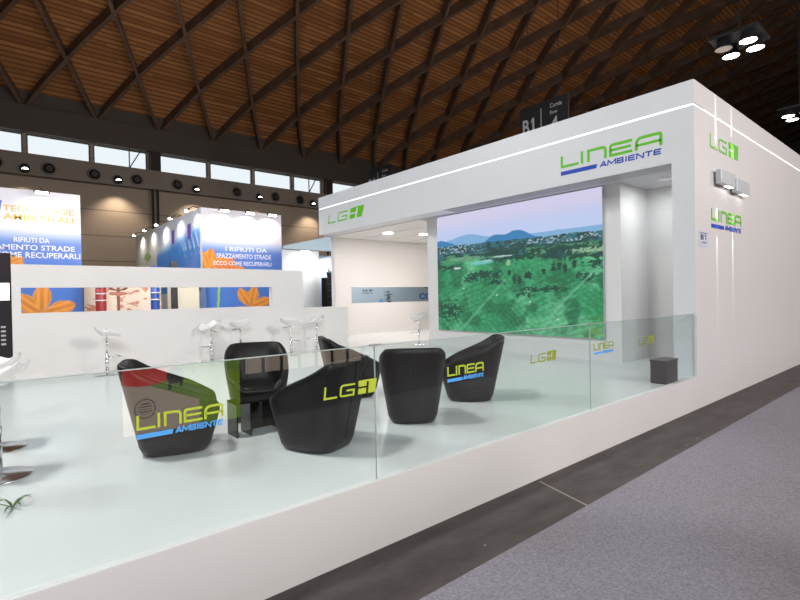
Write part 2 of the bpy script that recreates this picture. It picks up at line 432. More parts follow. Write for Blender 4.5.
for x in (-1.8, 8.9):
    c = copy_tree(proto); c.location = (x, 5.35, LZ); c['label'] = 'round ceiling lamp cluster hanging out of view over the platform, at %s' % ('its near end' if x < 0 else 'its portal end')
for x, p in ((-1.8, 1280), (8.9, 300), (19.9, 700), (30.6, 700)):
    light('ceiling_lamp_light', 'AREA', (x, 5.35, LZ-.12), p, (1,.955,.90), 1.3, (x, 5.35, 0))
light('hall_fill_light', 'AREA', (-5, 15, 10.5), 1850, (.90,.95,1), 2.5, (0, 10, 0))  # unseen fill lights without fixtures, added to brighten the stand's faces
light('hall_fill_light', 'AREA', (-4, -7, 7.5), 2150, (.93,.95,1), 2.5, (4, 3, 1))
light('hall_fill_light', 'AREA', (8, -10, 7.5), 2250, (1,.91,.88), 2.5, (9, 2.6, 1.5))
light('hall_fill_light', 'AREA', (24, -10, 7.5), 2150, (1,.92,.89), 2.5, (18, 2.6, 1.5))

def fill_uplight(x, y, z, p, label, tgt):  # unseen fixture and spot added to brighten the timber vault
    e = empty('fill_uplight', (x, y, z))
    obj('lamp_body', MB().box(-.5,.5,-.3,.3,0,.25), dark_metal, e); obj('lens', MB().box(-.45,.45,-.25,.25,.25,.26), lamp_on2, e)
    tag(e, label, 'fill_uplight', 'unseen lamps added to brighten the timber vault')
    light('vault_fill_light', 'SPOT', (x, y, z+.35), p, (1,.90,.80), .6, tgt, math.radians(140), .9)
fill_uplight(7.2, 19.5, 3.9, 1250, 'unseen fill lamp added behind the front banner', (5.5, 20, 14))
fill_uplight(1.0, 18.5, 3.9, 1150, 'unseen fill lamp added behind the TECNOLOGIE AMBIENTALI banner', (-1, 19, 14))
fill_uplight(11.5, 8, ZS+.14, 800, 'unseen fill lamp added on the stand roof behind the portal', (13, 14, 14))
fill_uplight(22, 8, ZS+.14, 3000, 'farther unseen fill lamp added on the stand roof', (24, 12, 14))
for x, y, h in ((7.2,19.5,3.9),(1.0,18.5,3.9)):  # unseen poles added to hold the vault fill lamps
    o = obj('added_mast', MB().box(x-.06,x+.06,y-.06,y+.06,0,h).box(x-.3,x+.3,y-.3,y+.3,0,.04), dark_metal); tag(o, 'unseen dark pole added to carry the fill lamp behind the %s banner' % ('front' if x > 5 else 'left'), 'added_mast')
struct('ceiling_stand_far', MB().box(14.01, 29.9, Y0+.14, 13.3, ZS+.02, ZS+.12), white)

# ------------------------------------------------------------------ hanging hall signs
sign_m = mat('black_sign_face', (.012,.013,.016,1), .5)
sign_t = mat('white_sign_letters', rgb(190,190,190), .5)
def text_mesh(body, size, depth=.004, bold=0.0, xs=1.0, shear=0.0, align='LEFT'):
    cu = bpy.data.curves.new('t', 'FONT'); cu.body = body; cu.size = size; cu.extrude = depth; cu.offset = bold; cu.shear = shear; cu.align_x = align
    cu.resolution_u = 3
    o = bpy.data.objects.new('t', cu); COL.objects.link(o)
    dg = bpy.context.evaluated_depsgraph_get()
    me = bpy.data.meshes.new_from_object(o.evaluated_get(dg))
    bpy.data.objects.remove(o)
    mb = MB(); vs = [v.co.copy() for v in me.vertices]
    mb.add([Vector((v.x*xs, v.y, v.z)) for v in vs], [tuple(p.vertices) for p in me.polygons])
    bpy.data.meshes.remove(me); bpy.data.curves.remove(cu)
    return mb
def fit(mb, w, h):
    xs = [v[0] for v in mb.v]; ys = [v[1] for v in mb.v]
    x0, x1, y0, y1 = min(xs), max(xs), min(ys), max(ys)
    mb.v = [((v[0]-x0)/(x1-x0)*w, (v[1]-y0)/(y1-y0)*h, v[2]) for v in mb.v]
    return mb
# frames: facing -X (read with u towards -Y) and facing -Y (u towards +X)
def F_mx(x, y, z): return lambda p: Vector((x - p[2], y - p[0], z + p[1]))
def F_my(x, y, z): return lambda p: Vector((x + p[0], y - p[2], z + p[1]))
def place(mb, F): mb.v = [tuple(F(v)) for v in mb.v]; return mb

def b1_text(w, h):
    mb = fit(text_mesh('B', .7, .005, .010), w*.52, h)
    q = h*.14; x = w*.92
    for poly in ([(x-q,0),(x,0),(x,h),(x-q,h)], [(x-q,h),(x-q,h*.82),(x-w*.26,h*.66),(x-w*.26,h*.80)]): mb.prism(poly, .005, lambda u,v,z: Vector((u,v,z)))
    return mb
def hall_sign(loc, row, label):
    e = empty('hanging_sign', loc)
    obj('panel', MB().box(-.04,.04,-2.2,0,-1.6,0), sign_m, e)
    obj('section_text', place(b1_text(.60, .60), F_mx(-.045,-.13,-1.12)), sign_t, e)
    obj('divider', MB().box(-.05,-.04,-1.02,-.99,-1.45,-.25), sign_t, e)
    obj('row_text', place(fit(text_mesh('Corsia', .2, .005), .52, .17), F_mx(-.045,-1.42,-.36)), sign_t, e)
    obj('row_text', place(fit(text_mesh('Row', .2, .005), .32, .15), F_mx(-.045,-1.42,-.62)), sign_t, e)
    obj('row_number', place(fit(text_mesh(row, .5, .005, .01), .30, .48), F_mx(-.045,-1.46,-1.22)), sign_t, e)
    obj('hanger', MB().tube([(0,-.4,0),(0,-.4,7)], .015, 6).tube([(0,-1.8,0),(0,-1.8,7)], .015, 6), dark_metal, e)
    tag(e, label, 'hanging sign', 'hanging aisle signs')
hall_sign((17.2, 12.36, 9.38), '4', 'black hanging aisle sign B1 Corsia Row 4 behind the portal top')
hall_sign((17.5, 23.55, 9.15), 'E', 'farther black hanging aisle sign B1 half hidden behind the portal top')

# ------------------------------------------------------------------ the stand's shell
mb = MB().box(-6, 7.68, Y0, 13.4, .085, ZP).box(7.68, 14, Y0+.02, 13.4, .085, ZP).box(-6, 14, Y0+.012, 13.4, 0, .085)
plat_side = struct('floor_platform_base', MB().box(-6, 30, Y0, Y0+.06, .088, ZP-.004).box(-6, 30, Y0+.01, Y0+.06, 0.0, .084), white_side, 'white plinth face of the raised platform')
struct('floor_platform', MB().box(-6, 14, Y0+.06, 13.4, 0.0, ZP), floor_white, 'glossy white raised platform floor')
struct('trim_12', MB().box(-6, 7.68, Y0, Y0+.06, ZP-.004, ZP+.006), mat('white_edge', (.76,.76,.75,1), .4), 'white edge profile holding the glass balustrade')
# outer right wall (a groove for the LED strip at z = 4.34)
struct('wall_right', MB().box(X0+.015, 30, Y0, Y0+.14, ZP-.004, 4.325).box(X0+.015, 30, Y0, Y0+.14, 4.36, ZT).box(X0+.03, 30, Y0+.02, Y0+.14, 4.32, 4.365), white_side, 'long white outer side wall of the stand')
struct('wall_rear', MB().box(30, 30.15, Y0, 13.4, 0, ZT), white)
# portal: pillar, fascia
struct('wall_portal', MB().box(X0, X0+.42, Y0+.0006, 12.87, ZS, 4.325).box(X0, X0+.42, Y0+.0006, 12.87, 4.36, ZT-.001).box(X0+.02, X0+.42, Y0+.02, 12.85, 4.32, 4.365)
       .box(X0, X0+.22, Y0+.0006, 2.90, ZP, ZS), white_cool, 'white portal fascia with its corner pillar')
o = obj('light_strip', MB().box(X0+.006, X0+.02, Y0+.01, 12.86, 4.332, 4.355), ledm); tag(o, 'thin white light line along the front of the portal fascia', 'light strip')
o = obj('light_strip', MB().box(X0+.01, 29.9, Y0+.006, Y0+.02, 4.332, 4.355), ledm); tag(o, 'thin white light line along the long outer side wall', 'light strip')
struct('trim_15', MB().box(X0+.01, X0+.41, 2.901, 7.6, ZS-.006, ZS-.0002), mat('underside_shade_grey', (.36,.36,.38,1), .5), 'thin panel under the portal fascia with its shade painted grey')  # shade under the fascia put into a darker panel colour
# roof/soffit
struct('ceiling_stand', MB().box(X0+.42, 14, Y0+.14, 13.3, ZS+.02, ZS+.12), mat('soffit_shade_grey', (.50,.50,.52,1), .6), 'flat soffit inside the portal')  # soffit colour greyed to carry the shade under the roof
# battens of the warm-lit soffit behind the screen wall
bt = MB()
for k in range(5):
    x = 8.2 + k*1.0
    bt.box(x, x+.94, 8.95, 13.05, ZS-.0, ZS+.02)
struct('trim_13', bt, white_in, 'battens under the warm soffit')
# screen wall block
YSL, YSR, XS = 8.86, 4.0, 8.38
struct('wall_screen', MB().box(XS, 9.45, YSR, YSL, ZP, ZS+.02), white, 'free standing white wall carrying the video screen')
struct('wall_pocket', MB().box(9.45, 9.6, Y0+.14, YSR+.2, ZP, ZS+.02), white)
# tall wall with slot
YT = 13.1
struct('wall_tall', MB().box(8.36, 13.9, YT, YT+.2, ZP, 1.475).box(8.36, 13.9, YT, YT+.2, 2.0, ZS+.02).box(8.36, 8.98, YT, YT+.2, 1.475, 2.0), white_in, 'tall warm lit white wall with a viewing slot')
struct('wall_inner', MB().box(13.8, 14.0, Y0+.14, 13.3, ZP, ZS+.02), white_in)
# low partition with slot
ZPT = 2.33
struct('wall_partition', MB().box(.285, 5.63, YB, YB+.16, ZP, 1.515).box(.285, 5.63, YB, YB+.16, 1.945, ZPT).box(.285, .405, YB, YB+.16, 1.515, 1.945).box(4.85, 5.63, YB, YB+.16, 1.515, 1.945), white, 'long low white partition with a viewing slot')
struct('trim_14', MB().box(.285, 2.02, YB-.012, YB, ZP, ZP+.03), white)
struct('wall_low', MB().box(5.632, 6.87, YB+.002, YB+.5, ZP, 1.45), white, 'low white box barrier beside the partition')

# screen ---------------------------------------------------------------
def landscape(U, V):
    n1 = vnoise(U, V, 14, 10, 1); n2 = vnoise(U, V, 60, 60, 2, 3); n3 = vnoise(U, V, 5, 5, 3); n4 = vnoise(U, V, 34, 46, 9, 3)
    n5 = vnoise(U, V, 90, 110, 15, 2)
    c = np.zeros(U.shape+(3,)); c[:] = (192, 206, 242)
    c = mixc(c, (216, 212, 240), sm(.80, .96, V))
    far = .765 - .02*U + .01*n3 + .045*np.exp(-((U-.24)/.12)**2)
    c = mixc(c, (128, 176, 218), (V < far)*1.)
    hill = .72 + .065*np.exp(-((U-.03)/.11)**2) + .085*np.exp(-((U-.56)/.09)**2) + .06*np.exp(-((U-.42)/.06)**2) - .01*U + .02*(n1-.5)
    c = mixc(c, (52, 128, 184), (V < hill)*1.)
    plain = .735 - .02*U + .015*(n1-.5)
    c = mixc(c, (44, 104, 116), (V < plain)*1.)
    c = mixc(c, (20, 66, 62), (V < plain)*sm(.42, .56, n4))
    town = (V < plain)*(V > .665)*sm(.60,.68,n5)*sm(.35,.6,n3+.25*(U>.6))
    c = mixc(c, (196, 210, 224), town*.8)
    g = np.zeros_like(c); g[:] = (48, 150, 98)
    g = mixc(g, (108, 192, 142), sm(.42, .62, n3)*.75); g = mixc(g, (28, 112, 72), sm(.5, .66, n1)*.8)
    rows = .5+.5*np.sin((U*1.3+V*1.0)*120 + n3*14); rows2 = .5+.5*np.sin((U*.7-V*1.3)*110 + n3*9)
    w_ = sm(.45, .55, vnoise(U, V, 4, 4, 77, 2))
    g = g*(1-.13*(rows*w_+rows2*(1-w_))[..., None]*sm(.60, .35, V)[..., None]); g = g*(.80+.40*n5[..., None])
    mid = sm(.66,.64,V)*sm(.50,.58,vnoise(U,V,9,30,88,3)); c = mixc(c, (92,158,112), mid*.85)
    field = sm(.575, .56, V + .05*(n1-.5) - .02*np.sin(U*5)); c = c*(1-field[..., None]) + g*field[..., None]
    def ell(cx, cy, rx, ry, col, a=1., rag=.0):
        nonlocal c
        d = ((U-cx)/rx)**2 + ((V-cy)/ry)**2 + rag*(n4-.5) + rag*1.2*(n5-.5)
        c = mixc(c, col, sm(1.15, .85, d)*a)
    ell(.24, .61, .14, .018, (110, 168, 128), .8, .6); ell(.93, .60, .12, .022, (150, 188, 152), .9, 1.5); ell(.10, .585, .10, .015, (66, 150, 100), .8, 1)
    for (cx, cy, rx, ry) in ((.62,.585,.22,.02),(.82,.625,.20,.02),(.09,.545,.10,.02),(.34,.465,.09,.035),(.25,.44,.07,.022),(.98,.50,.07,.025),(.5,.63,.14,.02),(.08,.17,.08,.07),(.70,.34,.10,.02),(.60,.30,.05,.015),(.92,.42,.05,.03),(.88,.56,.12,.018),(.42,.40,.05,.015)):
        ell(cx, cy, rx, ry, (12, 66, 50), .9, 4)
    ell(.33, .565, .075, .014, (120, 196, 198), .9, .8); ell(.37, .58, .035, .008, (160, 214, 214), .9); ell(.155, .535, .028, .010, (215, 225, 225), .9, .8); ell(.47, .605, .06, .006, (205,218,224), .9, 1); ell(.505, .55, .013, .026, (150, 196, 150), .9)
    for cx, cy, h_ in ((.54,.42,.035),(.57,.41,.03),(.61,.44,.03),(.63,.445,.028),(.51,.475,.02),(.43,.47,.018),(.76,.49,.03),(.79,.50,.026),(.82,.485,.03),(.87,.51,.03),(.71,.47,.02)):
        ell(cx, cy, .012, h_, (10, 62, 48), .95, 1.5)
    for cx, cy in ((.63,.245),(.43,.30),(.2,.36),(.78,.12)): ell(cx, cy, .005, .006, (225, 235, 230), .9)
    for off, wd, a in ((.0,.012,.7),(.035,.004,.45),(-.05,.003,.35)):
        c = mixc(c, (120, 185, 160), sm(wd, wd*.3, abs(U-(.69+off + .80*(np.clip(V,0,.6)**1.35))))*(V < .52)*a*(.6+.4*n5))
    c = mixc(c, (110, 180, 140), sm(.02, .002, abs(U-(.17 + .75*V)))*(V < .42)*.6)
    c = mixc(c, (150, 170, 60), sm(.85,1.,U)*sm(.2,.0,V)*sm(.4,.6,n4)*.7)
    return c
e = empty('video_screen', (XS, 0, 0))
picture('display', lambda u, v: (-.045, 8.46 - u*(8.46-4.30), .86 + v*(ZS-.86)), 330, 230, landscape, vmat('lit_display', .92), e)
obj('bezel', MB().box(-.04, -.002, 4.29, 8.47, .85, ZS-.001), mat('screen_edge', (.5,.5,.5,1), .4), e)
tag(e, 'large video screen showing a green aerial landscape with blue hills', 'screen')

# glass balustrade ---------------------------------------------------------
def glass_panel(x0, x1, label):
    e = empty('glass_balustrade', ((x0+x1)/2, Y0+.03, ZP+.006)); w = (x1-x0)/2 - .006; h = 1.365-ZP-.006
    obj('pane', MB().box(-w, w, -.006, .006, 0, h), glass, e)
    obj('polished_edge', MB().box(-w, w, -.0062, .0062, h, h+.005).box(w, w+.003, -.0062, .0062, 0, h), mat('green_glass_edge', (.42,.50,.49,1), .3), e)
    tag(e, label, 'glass panel', 'clear glass balustrade panels')
glass_panel(-3.66, -.85, 'clear balustrade glass panel beyond the left edge of the photo')
glass_panel(-.84, 1.98, 'nearest clear balustrade glass panel, carrying the first two emblems at left')
glass_panel(1.985, 4.79, 'middle clear glass balustrade panel in front of the three right hand chairs')
glass_panel(4.795, 7.66, 'last clear balustrade glass panel ending at the portal corner')
for x, l in ((1.983, 'first joint from the left'), (4.793, 'second joint, below the video screen')):
    o = obj('glass_clip', MB().box(x-.045, x+.045, Y0+.018, Y0+.042, 1.366, 1.378), alu); tag(o, 'small flat metal clip on the glass top, ' + l, 'clip', 'clips joining the balustrade glass')

# ------------------------------------------------------------------ lettering
def stroke(mb, pts, w, closed=False):
    """flat ribbon along pts in (u,v); mitred"""
    P = [Vector((p[0], p[1])) for p in pts]; n = len(P); L = []; R = []
    for i in range(n):
        a = P[i]-P[i-1] if i > 0 else P[1]-P[0]; b = P[i+1]-P[i] if i < n-1 else P[-1]-P[-2]
        a = a.normalized(); b = b.normalized(); t = (a+b).normalized(); nn = Vector((-t.y, t.x)); k = w/2/max(.5, nn.dot(Vector((-b.y, b.x))))
        L.append(P[i]+nn*k); R.append(P[i]-nn*k)
    for i in range(n-1):
        q = [L[i], L[i+1], R[i+1], R[i]]
        mb.prism([(p.x, p.y) for p in q], .004, lambda u,v,z: Vector((u,v,z)))
def rnd(p0, c, p1, r):
    """points rounding corner c between p0 and p1"""
    c = Vector(c); a = (Vector(p0)-c).normalized(); b = (Vector(p1)-c).normalized()
    return [tuple(c + a*r*(1-t)**2 + b*r*t**2) for t in (0, .25, .5, .75, 1)]
def letter(ch, x, w, h, s):
    m = MB(); q = s/2; r = h*.28
    x0, x1 = x+q, x+w-q; b, t = q, h-q
    if ch == 'L': stroke(m, [(x0, h), (x0, b), (x+w, b)], s)
    if ch == 'I': stroke(m, [(x0, 0), (x0, h)], s)
    if ch == 'N': stroke(m, [(x0, 0), (x0, t)] + rnd((x0,t), (x1,t), (x1,0), r) + [(x1, 0)], s)
    if ch == 'E': stroke(m, [(x+w, t)] + rnd((x+w,t),(x0,t),(x0,b), r*.6) + [(x0, h*.5), (x0, b), (x+w, b)], s); stroke(m, [(x0, h*.5), (x+w*.95, h*.5)], s*.9)
    if ch == 'A': stroke(m, [(x0, 0)] + rnd((x0,0), (x0,t), (x1,t), h*.45) + rnd((x0,t), (x1,t), (x1,0), r*.6) + [(x1, 0)], s); stroke(m, [(x0, h*.38), (x1, h*.38)], s*.9)
    if ch == 'G': stroke(m, [(x+w, t)] + rnd((x+w,t),(x0,t),(x0,b), r) + rnd((x0,t),(x0,b),(x1,b), r*.7) + [(x1, b), (x1, h*.48), (x+w*.45, h*.48)], s)
    return m
def block_text(body, w, h):
    """wide bold capitals drawn with strokes"""
    P = {'A': [[(0,0),(.5,1),(1,0)], [(.22,.3),(.78,.3)]], 'M': [[(0,0),(0,1),(.5,.25),(1,1),(1,0)]], 'B': [[(0,.08),(.9,.08),(.95,.28),(.85,.5),(0,.5)], [(0,.92),(.85,.92),(.9,.72),(.8,.5)], [(.04,0),(.04,1)]],
         'I': [[(.5,0),(.5,1)]], 'E': [[(1,.08),(.04,.08)], [(1,.92),(.04,.92)], [(.04,0),(.04,1)], [(0,.5),(.9,.5)]], 'N': [[(0,0),(0,1),(1,0),(1,1)]], 'T': [[(0,.92),(1,.92)], [(.5,0),(.5,1)]]}
    wd = {'M': 1.25, 'I': .25}; tot = sum(wd.get(c, 1.) + .26 for c in body) - .26; k = w/tot; x = 0; mb = MB()
    for c in body:
        cw = wd.get(c, 1.)*k
        for pl_ in P[c]: stroke(mb, [(x + p[0]*cw, p[1]*h) for p in pl_], h*.25)
        x += cw + .26*k
    return mb
def linea_sign(name, F, w, h, mg, mb_, label, group, shear=0.0, sw=.13):
    """LINEA with a bar and AMBIENTE below; w x h overall"""
    e = empty(name, F((0,0,0))); base = F((0,0,0))
    def G(p): return F((p[0] + shear*p[1], p[1], p[2])) - base
    lh = h*.62; y = h-lh; s = h*sw
    adv = [('L', .20), ('I', .045), ('N', .20), ('E', .22), ('A', .24)]; gap = .02; x = 0
    tot = sum(a for _, a in adv) + .024*4; k = w/tot
    for ch, a in adv:
        wl = a*k if ch != 'I' else s
        m = letter(ch, x, wl, lh, s); m.v = [(v[0], v[1]+y, v[2]) for v in m.v]
        obj('letter', place(m, G), mg, e)
        x += a*k + .024*k
    m = MB().prism([(0,0),(w*.385,0),(w*.395,h*.20),(0,h*.20)], .004, lambda u,v,z: Vector((u,v,z)))
    obj('bar', place(m, G), mb_, e)
    t = block_text('AMBIENTE', w*.56, h*.235); t.v = [(v[0]+w*.425 + v[1]*.12, v[1]+h*.005, v[2]) for v in t.v]
    obj('text', place(t, G), mb_, e)
    tag(e, label, 'logo', group)
    return e
def lgh_sign(name, F, w, h, mg, label, group, lean=.12, mthin=None):
    e = empty(name, F((0,0,0))); base = F((0,0,0)); s = h*.14
    def G(p): return F((p[0] + lean*p[1], p[1], p[2])) - base
    mthin = mthin or mg
    obj('letter', place(letter('L', 0, w*.24, h, s), G), mthin, e)
    obj('letter', place(letter('G', w*.29, w*.28, h, s), G), mthin, e)
    x = w*.63; bw = w*.37; Fl = lambda u,v,z: Vector((u,v,z)); m = MB()
    top = h*1.14
    for q in ([(x+bw*.05, h*.62), (x+bw*.46, h*.62), (x+bw*.46, top), (x+bw*.02, top*.97)], [(x+bw*.05, 0), (x+bw*.46, 0), (x+bw*.46, h*.46), (x+bw*.05, h*.46)],
              [(x+bw*.46, h*1.0), (x+bw*.60, h*1.0), (x+bw*.60, top), (x+bw*.46, top)], [(x+bw*.60, 0), (x+bw*.90, h*.0), (x+bw*.97, h*.08), (x+bw*1.02, top), (x+bw*.60, top)]):
        m.prism(q, .004, Fl)
    obj('emblem_block', place(m, G), mg, e)
    tag(e, label, 'logo', group)
    return e
gz = Y0+.022
gl = 'emblems on the balustrade glass'
linea_sign('lettering', F_my(.53, gz, 1.028), .42, .115, lime, sky_v, 'LINEA AMBIENTE lettering on the glass in front of the leftmost armchair', gl, .0, .105)
lgh_sign('lettering', F_my(1.57, gz, 1.060), .40, .078, lime, 'LGH lettering on the glass in front of the large central armchair', gl)
linea_sign('lettering', F_my(2.66, gz, 1.03), .42, .118, lime, sky_v, 'LINEA AMBIENTE lettering on the glass in front of the rightmost armchair', gl, .0, .105)
lime_d = mat('olive_vinyl', rgb(150,165,50), .4, .4)
lgh_sign('lettering', F_my(3.73, gz, 1.062), .40, .08, lime_d, 'LGH lettering on the glass left of the second glass joint, over the white floor', gl)
linea_sign('lettering', F_my(4.85, gz, 1.04), .42, .115, lime_d, sky_v, 'LINEA AMBIENTE lettering on the last glass panel, just right of the joint', gl, .0, .105)
lgh_sign('lettering', F_my(5.90, gz, 1.06), .41, .08, lime_d, 'LGH lettering on the last glass panel near the portal pillar', gl)
pl = 'emblems on the portal fascia'
linea_sign('lettering', F_mx(X0-.001, 4.70, 3.735), 1.68, .335, green, blue, 'large green and blue LINEA AMBIENTE lettering on the portal fascia', pl)
lgh_sign('lettering', F_mx(X0-.001, 12.35, 3.84), 1.72, .26, green, 'green LGH lettering at the left end of the portal fascia', pl, .3)
sl = 'emblems on the long outer side wall'
lgh_sign('lettering', F_my(8.30, Y0-.001, 3.84), 1.32, .21, green, 'green LGH lettering on the outer side wall above the two lamps', sl, .0)
linea_sign('lettering', F_my(8.32, Y0-.001, 2.64), 1.42, .29, green, blue, 'LINEA AMBIENTE lettering on the outer side wall below the two lamps', sl)
# stand number plate
e = empty('stand_number_plate', (7.79, Y0, 2.33))
obj('plate', MB().box(0,.40,-.004,0,0,.23), mat('pale_blue_card', rgb(205,212,228), .5), e)
obj('number_text', place(b1_text(.22, .08), F_my(.08,-.004,.10)), dark_metal, e)
obj('caption_text', place(fit(text_mesh('RIMINI', .05, .001), .16, .025), F_my(.12,-.004,.045)), dark_metal, e) if False else None
obj('caption_line', MB().box(.12,.30,-.006,-.004,.055,.068).box(.06,.34,-.006,-.004,.195,.205), dark_metal, e)
tag(e, 'small pale stand number card B1 on the outer side wall by the corner', 'number plate')

# up/down wall lamps
def wall_lamp(x, z, label):
    e = empty('wall_lamp', (x, Y0, z))
    obj('bracket', MB().box(-.05,.05,-.03,0,-.06,.06), alu, e)
    obj('lamp_body', MB().box(-.33,.33,-.11,-.03,-.105,.105), mat('pale_grey_lamp', (.58,.62,.63,1), .35, metal=.2), e, bevel=.01)
    obj('lens', MB().box(-.0,.28,-.10,-.04,-.110,-.105), mat('lit_lens_soft', (1,1,1,1), .5, emit=(1,.97,.92,1), estr=3), e)
    tag(e, label, 'wall lamp', 'box lamps on the outer side wall')
    light('wall_lamp_up', 'SPOT', (x-.20, Y0-.03, z+.12), 1500, (1,.97,.95), .003, (x-.20, Y0+.0, z+.75), math.radians(5), .5)
    light('wall_lamp_down', 'SPOT', (x-.20, Y0-.03, z-.12), 1500, (1,.97,.95), .003, (x-.20, Y0+.0, z-.75), math.radians(5), .5)
wall_lamp(8.76, 3.41, 'left pale grey box lamp on the outer side wall')
wall_lamp(9.50, 3.37, 'right pale grey box lamp on the outer side wall')

# recessed soffit downlights
for (x, y, l) in ((8.97, 11.15, 'left recessed downlight in the soffit over the tall wall'), (10.1, 10.8, 'right recessed downlight in the soffit next to the screen wall')):
    e = empty('downlight', (x, y, ZS)); obj('trim_ring', MB().lathe([(.15,0),(.19,0),(.19,-.025),(.15,-.025)], n=24), white, e); obj('lens', MB().lathe([(.001,-.012),(.15,-.012),(.15,-.045),(.001,-.045)], n=24), lamp_on2, e)
    tag(e, l, 'downlight', 'soffit downlights')
    light('downlight_light', 'AREA', (x, y, ZS-.08), 62, (1,.91,.84), .25, (x, y+.4, 0))
for (x, y, l) in ((8.75, 3.4, 'unseen downlight added to brighten the pocket beside the screen wall'),):  # unseen downlight added to lighten the pocket
    e = empty('downlight', (x, y, ZS+.02)); obj('trim_ring', MB().lathe([(.09,0),(.12,0),(.12,-.012),(.09,-.012)], n=24), white, e); obj('lens', MB().lathe([(.001,-.004),(.09,-.004),(.09,-.008),(.001,-.008)], n=24), lamp_on2, e)  # unseen fixture, added for the pocket
    tag(e, l, 'downlight', 'soffit downlights')
    light('downlight_light', 'AREA', (x, y, ZS-.03), 22, (.95,.98,1), .3, (x, y, 0))  # added light that brightens the pocket
light('downlight_light', 'AREA', (11.5, 11.2, ZS-.05), 60, (1,.91,.84), .25, (11.5, 11.6, 0))

# ------------------------------------------------------------------ tub armchairs
def make_chair():
    e = empty('tub_armchair')
    N = 96; K = 12
    def plan(th, z, inset=0.0):
        c, s = math.cos(th), math.sin(th); p = 2/3.5
        u = abs(c)**p * (1 if c >= 0 else -1); v = abs(s)**p * (1 if s >= 0 else -1)
        t = min(z/.75, 1.1)
        bx = .255 + (.16*t if u < 0 else .115*min(t/.55, 1.0)**.9)
        by = .230 + .124*t**.9
        if z < .05: k = 1-.10*(1-z/.05)**2; bx *= k; by *= k
        return (u*(bx-inset), v*(by-inset), u, v)
    def rim(th):
        _, _, u, v = plan(th, .3)
        h = .738 - .352*max(0, u+.84)/1.84
        h -= .045*abs(v)**7*max(0, -u+.35)
        if u > .55:
            d = 1 - float(sm(.50, .80, abs(v))); h = h*(1-d) + .335*d
        return h
    rings = [[] for _ in range(K+1+7)]
    for k in range(N):
        th = 2*PI*k/N; h = rim(th)
        for j in range(K+1):
            z = .012 + (h-.012)*(j/K); x, y, _, _ = plan(th, z)
            if j == K: x, y, _, _ = plan(th, z, .006)
            rings[j].append((x, y, z))
        for j, (ins, dz) in enumerate(((.022,.012),(.045,.010),(.062,-.008))):
            x, y, _, _ = plan(th, h, ins); rings[K+1+j].append((x, y, h+dz))
        for j, f in enumerate((.66, .33, 0.0)):
            z = .27 + (h-.27)*f*.97; x, y, _, _ = plan(th, z, .068+.01*(1-f)); rings[K+4+j].append((x, y, z))
        rings[K+7].append((0.01*math.cos(th), 0.01*math.sin(th), .28))
    vs = [v for r in rings for v in r]; fs = []
    for j in range(len(rings)-1):
        for k in range(N): fs.append((j*N+k, j*N+(k+1)%N, (j+1)*N+(k+1)%N, (j+1)*N+k))
    fs.append(tuple(range(N-1,-1,-1)))
    obj('shell', MB().add(vs, fs), black_leather, e, smooth=True)
    # seat cushion
    vs = []; fs = []; prof = [(.0,.275),(.92,.275),(1.0,.29),(1.0,.33),(.95,.355),(.7,.368),(0.0,.372)]
    for (q, z) in prof:
        for k in range(N):
            x, y, u, v = plan(2*PI*k/N, .34, .078); vs.append((x*max(q,.01)+.012, y*max(q,.01), z))
    for j in range(len(prof)-1):
        for k in range(N): fs.append((j*N+k, j*N+(k+1)%N, (j+1)*N+(k+1)%N, (j+1)*N+k))
    obj('seat_cushion', MB().add(vs, fs), black_leather, e, smooth=True)
    obj('base', MB().lathe([(.18,0),(.2,0),(.2,.02),(.18,.02)], n=32), dark_metal, e)
    # back seam
    pts = []
    for j in range(1, 12):
        z = .03 + .70*j/11; x, y, _, _ = plan(PI, z); pts.append((x-.001, 0, z))
    obj('seam', MB().tube(pts, .004, 6), black_leather, e, smooth=True)
    return e
ch = make_chair()
chairs = [
 (1.17, 4.32, math.atan2(-.28,.95), 'leftmost black tub armchair seen in profile, its back to the left photo edge'),
 (2.13, 4.87, math.atan2(-.93,-.36), 'black tub armchair standing directly behind the small black table'),
 (2.08, 3.57, math.radians(112), 'large central black tub armchair turned away, in front of the LGH glass emblem'),
 (3.46, 5.07, math.radians(-22), 'black tub armchair half hidden behind the large central armchair'),
 (3.24, 3.69, math.radians(52), 'black tub armchair seen squarely from behind, right of the first glass joint'),
 (4.36, 3.92, math.radians(136), 'rightmost black tub armchair in profile, below the video screen'),
]
for i, (x, y, a, l) in enumerate(chairs):
    o = ch if i == 0 else copy_tree(ch)
    o.location = (x, y, ZP); o.rotation_euler = (0,0,a); tag(o, l, 'armchair', 'black tub armchairs on the platform')

# low black table
e = empty('side_table', (1.655, 4.24, ZP)); W = .44; D = .22; H = .31
obj('side_panel', MB().box(0,.014,0,D,0,H), black_gloss, e); obj('side_panel', MB().box(W-.014,W,0,D,0,H), black_gloss, e)
obj('divider', MB().box(.125,.137,0,D,0,H-.014), black_gloss, e); obj('table_top', MB().box(.0,W,0,D,H-.016,H), black_gloss, e)
obj('back_panel', MB().box(.137,W-.014,D-.012,D,0,H-.016), black_gloss, e)
tag(e, 'small glossy black open side table before the armchair', 'side table')

# dark box by the pillar
e = empty('equipment_box', (6.80, 2.67, ZP))
obj('body', MB().box(0,.40,0,.2,0,.31), mat('dark_brown_box', (.035,.024,.022,1), .35), e, bevel=.008)
obj('lid', MB().box(-.006,.406,-.004,.204,.295,.315), mat('dark_brown_lid', (.05,.036,.033,1), .3), e)
obj('latch', MB().box(.14,.19,-.01,0,.20,.215), chrome, e)
tag(e, 'low dark brown box on the platform behind the last glass panel by the pillar', 'box')

